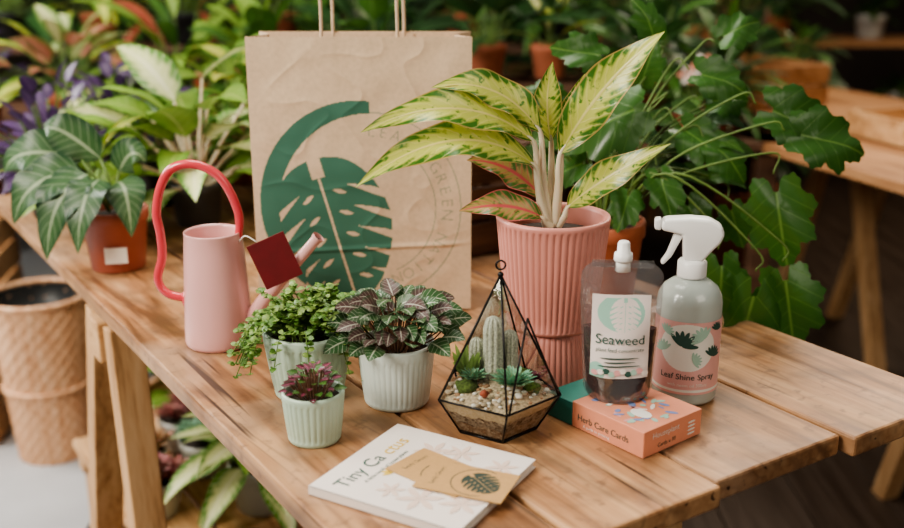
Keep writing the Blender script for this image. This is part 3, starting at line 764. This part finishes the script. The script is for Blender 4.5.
kc=printed('kraft_card',(.50,.30,.12),(.025,.045,.035),.75,200,.06)
kce=pm('kraft_card_edge',(.5,.32,.14),.8,.05,100)
def card(name,x,y,rz,z):
    mb=MB(); X=np.linspace(-.041,.041,165); Y=np.linspace(-.0265,.0265,107); gx,gy=np.meshgrid(X,Y)
    an=.9; du=gx-.014; dv=gy+.0; s_=.019
    mk=monstera((du*math.cos(an)+dv*math.sin(an))/s_,(-du*math.sin(an)+dv*math.cos(an))/s_).astype(float)
    mk=np.maximum(mk,.8*((np.abs(np.hypot(gx-.010,gy)-.0235)<.0006)&(gx<.02)))
    v,t=text_tris('Leafy Green',.0065,'CENTER'); P=[(a-.026,b-.018) for a,b in v]; 
    P=[( -(b)-.044, a+.026) for a,b in P]
    raster(mk,X,Y,[(P[a],P[b],P[c]) for a,b,c in t],.8)
    gridpatch(mb,X,Y,mk,lambda a,b:Vector((a,b,.0009)),kc)
    mb.box((0,0,.00045),(.0822,.0532,.0008),kce,0)
    mb.build(name,(x,y,z),rz)
card('kraft_gift_card',.013,.824,math.radians(-22),.7502+.0104)
card('kraft_gift_card',-.012,.843,math.radians(-40),.7502+.0092)

# ============================================================ RED POT SILVER-VEINED PLANT
mb=MB(); pot(mb,.050,.092,M_redpot,taper=.8)
mb.box((.012,-.0455,.030),(.032,.0008,.024),M_cream,0,M=Matrix.Rotation(.2,4,'Z'))
u=.0015
sl=[((-5,0,0),(-50,70,-20),(-88,-5,-30),50),((-5,0,0),(-32,70,-35),(-52,-35,-50),52),((0,5,0),(-8,55,-45),(-18,-26,-60),44),((0,5,5),(24,45,-30),(28,-15,-40),40),
((-5,5,5),(-60,85,10),(-104,40,0),46),((0,5,10),(-30,85,20),(-65,80,10),42),((0,5,5),(15,60,10),(36,50,0),36),((-5,0,5),(-60,35,20),(-98,10,25),44)]
for b,md,tp,w in sl:
    f=lambda q: Vector((q[0]*u,q[2]*u,.085+q[1]*u))
    b3,m3,t3=f(b),f(md),f(tp); q=b3.lerp(m3,.45)+Vector((0,0,.015))
    mb.tube([b3,b3.lerp(q,.5)+Vector((0,0,.008)),q],.0022,M_stemg,6)
    N=Vector((-.2 if tp[0]<0 else .3,-.8,.55))
    mb.leaf(q,q.lerp(t3,.5)+Vector(((m3-q).x*.35,-.01,.022)),t3,w*u,L_silver,N,'ovate',.12,.12,14,6)
mb.build('silver_veined_plant_in_red_pot',(-.505,1.51,.7502))

mb=MB(); pot(mb,.046,.075,M_grey,taper=.8)
bush(mb,(0,0,.06),[L_cream,L_cream,L_light],30,(.08,.19),(15,85),(.12,.18),.42,'ovate',.75,M_stem,petr=.0032,wave=.08,seg=10)
mb.build('cream_leaf_plant_in_dark_pot',(-.445,1.77,.7502))

# ============================================================ LOBED PLANT (right)
mb=MB(); pot(mb,.062,.110,M_terra,taper=.8)
mb.box((-.035,-.055,.084),(.030,.0008,.022),M_cream,0,M=Matrix.Rotation(-.5,4,'Z'))
u=.00135
lb=[((40,122,-25),(-.95,-.2,-.30),92,0),((142,122,-20),(.75,-.2,-.20),84,1),((165,100,-40),(.95,-.2,-.12),80,2),((158,58,-40),(.12,-.4,-1),88,3),((108,-14,-50),(.1,-.4,-1),82,4),
((140,-30,-70),(-.05,-.35,-1),120,5),((168,-24,-60),(.15,-.35,-1),88,6),((85,150,20),(.5,-.2,-.1),60,7),((5,160,20),(-.5,-.2,.2),56,8),((72,100,10),(.5,-.4,-.3),60,9),
((50,62,-20),(.2,-.6,-.5),54,10),((-10,62,10),(-.8,-.4,-.2),46,11),((-35,68,30),(-.9,-.2,-.2),52,12),((100,84,0),(.6,-.3,-.4),56,13),((40,130,40),(.1,-.3,.5),48,14),((26,40,-20),(-.2,-.6,-.4),46,15),((80,30,-10),(.4,-.5,-.6),54,16),((115,175,50),(.5,0,.3),52,17),((-30,110,50),(-.6,0,.3),50,18),((56,172,40),(-.2,-.2,.5),50,19),((85,8,20),(.6,-.2,-.7),50,20),((105,116,40),(.7,0,.1),50,21),((130,20,10),(.3,-.3,-.8),50,22)]
st=Vector((0,0,.095))
lob=[(0,.64,38),(48,.52,28),(-48,.52,28),(95,.47,28),(-95,.47,28),(142,.44,26),(-142,.44,26)]
for (x,z,y),d,sz,k in lb:
    b=Vector((x*u,y*u,.105+z*u)); d=vec(d).normalized()
    md=st.lerp(b,.5)+Vector((-.1*x*u,0,.030+max(0,(60-z))*u*.6)); pre=b-d*.022+Vector((0,0,.006))
    mb.tube(crom([st+Vector((x*u*.08,0,0)),md,pre,b],7),[.0024,.0018,.0014,.0011],M_stemg,6)
    N=Vector((.1+.1*math.sin(k*2.1),-.85,.5)) if d.z>-.7 else Vector((.35*math.sin(k*1.7),-1,.15))
    mb.lobed(b,d,N,sz*u*1.08,L_lobed,.75,.10,90,.80 if sz<110 else .55,lob,.33)
for i in range(30):
    a=R.uniform(-.5,2.6); L=R.uniform(.08,.20)
    e=Vector((math.cos(a)*L,R.uniform(0,.12),.105+L*R.uniform(.3,1.0)))
    mb.tube(crom([st,st.lerp(e,.5)+Vector((0,0,.04)),e],6),.0012,M_stemg,5)
    mb.leaf(e,e+Vector((.02,0,.004)),e+Vector((.05,-.01,-.012)),.03,R.choice([L_mid,L_dark]),(0,-.7,.7),'ovate',.2,.1,8,4)
mb.build('potted_lobed_philodendron',TW(.915,1.04,.7502))

def crate(name,loc,size,rz,mat=W_palex,slats=3):
    mb=MB(); sx,sy,sz=size; h=sz/slats
    for i in range(slats):
        z=h*(i+.5)
        for y in (-sy/2,sy/2): mb.box((0,y,z),(sx,.010,h*.86),mat,.001)
        for x in (-sx/2+.005,sx/2-.005): mb.box((x,0,z),(.010,sy-.012,h*.86),mat,.001)
    for x in (-1,1):
        for y in (-1,1): mb.box((x*(sx/2-.018),y*(sy/2-.014),sz/2),(.018,.018,sz),mat,.001)
    for k in range(4): mb.box((0,-sy/2+sy*(k+.5)/4,.006),(sx-.02,sy/4*.85,.010),mat,.001)
    mb.build(name,loc,rz)
crate('dark_wooden_crate',TW(.90,1.36,.7502),(.20,.14,.17),RZ,W_dark)

# ============================================================ UNDER TABLE / LEFT
mb=MB()
for k in range(4): mb.box((.465+.13*k,1.80,.235),(.122,.52,.018),W_paley,.002)
for s in (1.57,2.03):
    mb.box((.66,s,.205),(.50,.04,.04),W_palex,.002)
    for r in (.44,.88): mb.box((r,s,.094),(.04,.04,.185),W_pale,.002)
mb.build('low_wooden_shelf',rz=RZ)
def shelfplant(name,r,s,build,z=.2445):
    mb=MB(); build(mb); mb.build(name,TW(r,s,z))
def succ(mb,m1,potm,rr=.036):
    pot(mb,.050,.07,potm)
    for i in range(9):
        a=i*2.4; q=.038*math.sqrt(i/9); rosette(mb,(q*math.cos(a),q*math.sin(a),.068+.02*R.random()),rr,m1,4,8)
L_rose=leafmat('leaf_rose_succulent',(.42,.12,.14),(.22,.20,.08),(.5,.2,.2),2,0,.0,.0,.0,trans=.1,rough=.5)
shelfplant('potted_purple_succulent',.46,1.68,lambda mb:succ(mb,L_rose,M_wpot))
shelfplant('potted_pink_succulent',.47,1.80,lambda mb:succ(mb,L_pink,M_wpot))
shelfplant('potted_green_succulent',.59,1.78,lambda mb:succ(mb,L_succ,M_wpot))
shelfplant('potted_purple_succulent',.59,1.90,lambda mb:succ(mb,L_rose,M_wpot))
shelfplant('potted_green_succulent',.47,1.93,lambda mb:succ(mb,L_succ,M_terra))
def varieg(mb):
    pot(mb,.06,.09,M_wpot); bush(mb,(0,0,.08),[L_cream,L_cream,L_light],34,(.05,.12),(0,85),(.10,.15),.44,'ovate',.7,seg=8)
shelfplant('potted_variegated_plant',.63,1.60,varieg); shelfplant('potted_variegated_plant',.80,1.62,varieg)

M_bask=wood('wicker_peach',(.48,.22,.10),(.72,.40,.22),(.84,.56,.36),'z',.65,2)
mb=MB(); ns,nz_=120,72; vs=[];fs=[]
for j in range(nz_+1):
    z=.42*j/nz_
    for i in range(ns):
        th_=2*pi*i/ns; r=.085+.030*(z/.42)+.0035*math.sin(th_*20)*(1 if (j//3)%2 else -1)*abs(math.sin(j*pi/3+.5))
        vs.append((r*math.cos(th_),r*math.sin(th_),z))
fs=[(j*ns+i,j*ns+(i+1)%ns,(j+1)*ns+(i+1)%ns,(j+1)*ns+i) for j in range(nz_) for i in range(ns)]
mb.add(vs,fs,M_bask); mb.lathe([(.085,0.001),(.001,.002)],M_bask,40,capb=False)
for z,r in ((.19,.1005),(.415,.1165)):
    mb.tube([(r*math.cos(t),r*math.sin(t),z) for t in np.linspace(0,2*pi,49)],.007,M_bask,8,caps=False)
mb.lathe([(.112,.41),(.106,.33),(.001,.33)],M_black,24,capb=False)
mb.build('woven_wicker_basket',(-1.0,2.38,0.0))
mb=MB(); vs=[]
for j in range(25):
    z=.20*j/24
    for i in range(ns):
        th_=2*pi*i/ns; r=.12+.02*(z/.2)+.004*math.sin(th_*20)*(1 if (j//3)%2 else -1)*abs(math.sin(j*pi/3+.5)); vs.append((r*math.cos(th_),r*math.sin(th_),z))
mb.add(vs,[(j*ns+i,j*ns+(i+1)%ns,(j+1)*ns+(i+1)%ns,(j+1)*ns+i) for j in range(24) for i in range(ns)],M_bask)
mb.tube([(.141*math.cos(t),.141*math.sin(t),.2) for t in np.linspace(0,2*pi,49)],.008,M_bask,8,caps=False)
bush(mb,(0,0,.12),[L_mid,L_light],30,(.06,.16),(5,85),(.1,.14),.4,'ovate',.6,seg=6)
mb.build('wicker_basket_planter',(-.60,2.30,0.0))
crate('stacked_wooden_crate',(-1.42,2.55,0),(.5,.35,.30),.1); crate('stacked_wooden_crate',(-1.42,2.55,.302),(.5,.35,.24),.12)

# ============================================================ BACKGROUND BENCH & PLANTS
mb=MB()
for k in range(4): mb.box((-.65,2.66+.19*k,.739),(3.1,.18,.022),W_dark,.002)
for x in (-2.1,-.65,.8):
    for y in (2.62,3.2): mb.box((x,y,.364),(.05,.05,.728),W_dark,.002)
mb.build('plant_display_bench')
mb=MB()
mb.box((-.65,3.42,.909),(3.1,.22,.022),W_dark,.002)
for x in (-2.1,-.65,.8): mb.box((x,3.42,.449),(.05,.05,.898),W_dark,.002)
mb.build('raised_plant_shelf')
def bgplant(name,x,y,z,pr,ph,pmat,mats,n,pl,el,LL,wr,shape='lance',droop=.6,**kw):
    mb=MB(); pot(mb,pr,ph,pmat,seg=24); bush(mb,(0,0,ph*.85),mats,n,pl,el,LL,wr,shape,droop,seg=6,**kw); mb.build(name,(x,y,z))
tz=.7502
for (nm,r,s,pr,ph,pm_,ms,n,pl,el,LL,wr,sh,dr) in (
 ('potted_yellow_croton',.42,1.74,.045,.08,M_terra,[L_light,L_yellow],22,(.04,.09),(10,85),(.07,.11),.35,'ovate',.6),
 ('potted_purple_foliage',.40,1.93,.055,.09,M_black,[L_purple],80,(.05,.15),(0,85),(.04,.06),.5,'ovate',.4),
 ('potted_purple_foliage',.56,2.06,.055,.09,M_black,[L_purple],90,(.05,.17),(0,85),(.04,.06),.5,'ovate',.4),
 ('potted_pothos',.60,1.92,.05,.09,M_black,[L_light,L_mid],26,(.05,.10),(10,85),(.08,.11),.4,'ovate',.6),
 ('potted_peperomia',.78,1.80,.05,.09,M_terra,[L_light,L_mid],34,(.06,.16),(10,85),(.08,.13),.4,'ovate',.6),
 ('potted_zz_plant',.90,1.66,.05,.09,M_terra,[L_dark,L_mid],34,(.06,.16),(10,85),(.08,.13),.4,'ovate',.6),
 ('potted_pink_caladium',.78,2.02,.055,.10,M_terra,[L_pink,L_light,L_yellow],26,(.10,.2),(20,85),(.10,.14),.5,'heart',.9),
 ('potted_rubber_plant',.93,1.87,.05,.09,M_black,[L_dark],34,(.08,.18),(10,85),(.08,.13),.35,'ovate',.6)):
    p=TW(r,s); bgplant(nm,p[0],p[1],tz,pr,ph,pm_,ms,n,pl,el,LL,wr,sh,dr)
bg=[('potted_purple_sage',-1.25,2.75,tz,[L_purple],80,(.06,.16),(.04,.06),.45,'ovate'),
('potted_purple_sage',-1.5,2.8,tz,[L_purple],80,(.06,.16),(.04,.06),.45,'ovate'),
('potted_coleus',-1.0,2.72,tz,[L_pink,L_cream,L_yellow],30,(.08,.18),(.12,.16),.45,'ovate'),
('potted_red_cordyline',-.75,2.9,tz,[L_red,L_light,L_mid],36,(.05,.2),(.18,.26),.2,'lance'),
('potted_monstera',-.5,2.75,tz,[L_light,L_mid],30,(.08,.2),(.12,.18),.45,'heart'),
('potted_dark_philodendron',-.2,2.8,tz,[L_dark,L_mid],30,(.10,.22),(.14,.2),.45,'heart'),
('potted_dark_alocasia',.09,2.70,.8955,[L_dark],16,(.06,.14),(.16,.2),.42,'heart'),
('potted_yellow_aglaonema',.25,2.70,.8955,[L_yellow,L_dark],12,(.04,.10),(.12,.16),.30,'lance'),
('potted_dark_philodendron',.50,2.75,tz,[L_dark,L_mid],36,(.08,.22),(.12,.16),.45,'heart'),
('potted_green_fern',.72,2.8,tz,[L_mid,L_dark],60,(.03,.1),(.16,.22),.12,'strap'),
('potted_light_foliage',-1.85,2.8,tz,[L_light,L_yellow],40,(.1,.22),(.12,.16),.4,'ovate'),
('potted_dark_philodendron',-.35,3.12,tz,[L_mid,L_dark],36,(.1,.3),(.14,.2),.45,'heart'),
('potted_dark_philodendron',.62,3.12,tz,[L_dark],36,(.1,.3),(.14,.2),.45,'heart')]
for nm,x,y,z,ms,n,pl,LL,wr,sh in bg:
    hi=z>.8
    bgplant(nm,x,y,z,.05 if hi else .065,.085 if hi else .11,M_terra if hi else R.choice([M_terra,M_black,M_terra]),ms,n,pl,(25,85) if hi else (5,85),LL,wr,sh,.6)
crate('display_riser_crate',(.17,2.72,.7502),(.44,.20,.145),0,W_dark,2)
for i in range(10):
    x=-2.0+i*.29; bgplant('potted_shelf_plant',x,3.42,.9202,.06,.10,M_terra if i%2 else M_black,[[L_mid,L_light],[L_pink,L_light],[L_dark],[L_yellow,L_mid],[L_red,L_dark]][i%5] if i<6 else [L_dark,L_mid],34,(.06,.2),(0,85),(.12,.2),.3,'lance',.6)
for i in range(11):
    x=-3.0+i*.52; y=4.1+.4*(i%2)
    if x>1.2: continue
    mb=MB(); pot(mb,.16,.30,M_terra if i%3 else M_black,seg=24)
    for k in range(3): mb.tube(crom([(R.uniform(-.04,.04),R.uniform(-.04,.04),.26),(R.uniform(-.06,.06),0,.6),(R.uniform(-.1,.1),R.uniform(-.1,.1),1.0)],5),.012,M_stemr,6)
    for zz in (.45,.7,.95): bush(mb,(R.uniform(-.05,.05),R.uniform(-.05,.05),zz),[L_dark,L_mid] if i%2 else [L_dark],26,(.1,.3),(-10,80),(.18,.28),.4,'ovate',.6,seg=6)
    mb.build('tall_floor_plant',(x,y,0))

# ============================================================ RIGHT BACKGROUND TABLE
R2=math.radians(18)
def T2(x,y,z=0): return (x*math.cos(R2)-y*math.sin(R2),x*math.sin(R2)+y*math.cos(R2),z)
mb=MB()
W_or=wood('wood_orange',(.20,.08,.03),(.36,.17,.07),(.46,.25,.115),'y',.55)
for k in range(4): mb.box((1.64+.22*k,2.85,.738),(.215,2.7,.024),W_or,.002)
mb.build('second_wooden_table',rz=R2)
trestle('side_trestle_leg',1.50,1.62,2.3,-.20,.24,R2,.7255,False); trestle('side_trestle_leg',2.55,2.05,2.3,-.26,.26,R2,.7255,False); trestle('side_trestle_leg',3.9,1.9,2.3,-.26,.26,R2,.7255,False)
crate('wooden_crate',T2(1.95,2.02,.7505),(.30,.42,.07),R2,W_palex,1)
crate('wooden_crate',T2(1.92,2.85,.7505),(.30,.34,.13),R2+.1,W_or,2)
crate('wooden_crate',T2(2.0,3.6,.7505),(.5,.4,.2),R2,W_or,3)
for i,(x,y) in enumerate(((1.66,3.35),(2.30,3.15))):
    p=T2(x,y); bgplant('potted_ficus',p[0],p[1],.7505,.05,.09,M_terra,[L_mid,L_dark],30,(.05,.11),(5,85),(.07,.10),.4,'ovate',.6)
mb=MB()
for z in (.35,.75,1.15,1.6): mb.box((2.6,5.6,z),(2.4,.4,.03),W_or,.002)
for x in (1.42,2.6,3.78):
    for y in (5.42,5.78): mb.box((x,y,.85),(.05,.05,1.7),W_or,.002)
mb.build('wooden_shelving_unit')
for i,(x,z) in enumerate(((1.7,.765),(2.2,.765),(2.9,.765),(3.3,.765),(1.8,.365),(2.4,.365),(3.1,.365))):
    bgplant('potted_small_plant',x,5.6,z+.0005,.08,.12,[M_terra,M_wpot][i%2],[L_mid,L_dark],20,(.03,.08),(10,85),(.1,.14),.4,'ovate',.6)
mb=MB(); pot(mb,.05,.09,M_terra)
M_pet1=pm('petal_peach',(.80,.34,.24),.5,.1,60); 
bush(mb,(0,0,.08),[L_mid,L_dark],24,(.04,.10),(10,80),(.07,.10),.5,'heart',.6)
for (x,z) in ((0,.20),(.03,.17),(-.035,.175)):
    mb.tube(crom([(0,0,.08),(x*.5,-.04,.14),(x,-.08,z)],5),.002,M_stemg,5)
    for k in range(6):
        a=k*1.05; mb.leaf((x,-.08,z),(x+.014*math.cos(a),-.086,z+.014*math.sin(a)),(x+.028*math.cos(a),-.084,z+.028*math.sin(a)),.022,M_pet1 if k%2 else M_cream,(0,-1,0),'ovate',.2,0,5,4)
mb.build('potted_pink_flower',(.60,2.60,tz))

# ============================================================ LIGHTS, WORLD, CAMERA
w=bpy.data.worlds.new('World'); SC.world=w; w.use_nodes=True
bgn=w.node_tree.nodes['Background']; bgn.inputs[0].default_value=(1,.92,.82,1); bgn.inputs[1].default_value=.15
def area(name,loc,target,size,power,col,sy=None):
    l=bpy.data.lights.new(name,'AREA'); l.energy=power; l.size=size; l.color=col
    if sy: l.shape='RECTANGLE'; l.size_y=sy
    o=bpy.data.objects.new(name,l); SC.collection.objects.link(o); o.location=loc
    o.rotation_euler=(vec(target)-vec(loc)).to_track_quat('-Z','Y').to_euler(); return o
area('window_light',(-1.5,.1,2.1),(-.05,1.15,.8),.8,50,(1,.92,.80))
area('overhead_softbox',(-.3,1.7,2.7),(-.15,1.4,.75),1.0,26,(1,.94,.85))  # unseen softbox added overhead, no roof opening here
area('back_sheen_light',(1.0,2.9,2.3),(.4,1.2,.75),.8,20,(1,.88,.74))  # area light added behind for table sheen and leaf rims, not a window
area('doorway_light',(-2.4,2.2,2.0),(-1.2,2.3,0),1.0,65,(1,.97,.93))
area('room_light',(1.3,-.6,2.2),(.3,1.2,.8),1.2,13,(1,.89,.75))
area('right_table_fill',(2.2,3.8,2.4),(1.8,3.6,.8),.6,22,(1,.80,.58))  # warm fill added to brighten the right table, no hanging lamp there
try:
    SC.view_settings.look='AgX - Medium High Contrast'
    SC.view_settings.exposure=.22
except Exception as e: print(e)
cam=bpy.data.cameras.new('Camera'); co=bpy.data.objects.new('Camera',cam); SC.collection.objects.link(co)
co.location=(0,0,1.21); co.rotation_euler=(math.radians(90-16.8),0,0); cam.lens=36*1040/904; cam.sensor_width=36
cam.dof.use_dof=True; cam.dof.focus_distance=1.10; cam.dof.aperture_fstop=3.1; cam.clip_start=.02
SC.camera=co
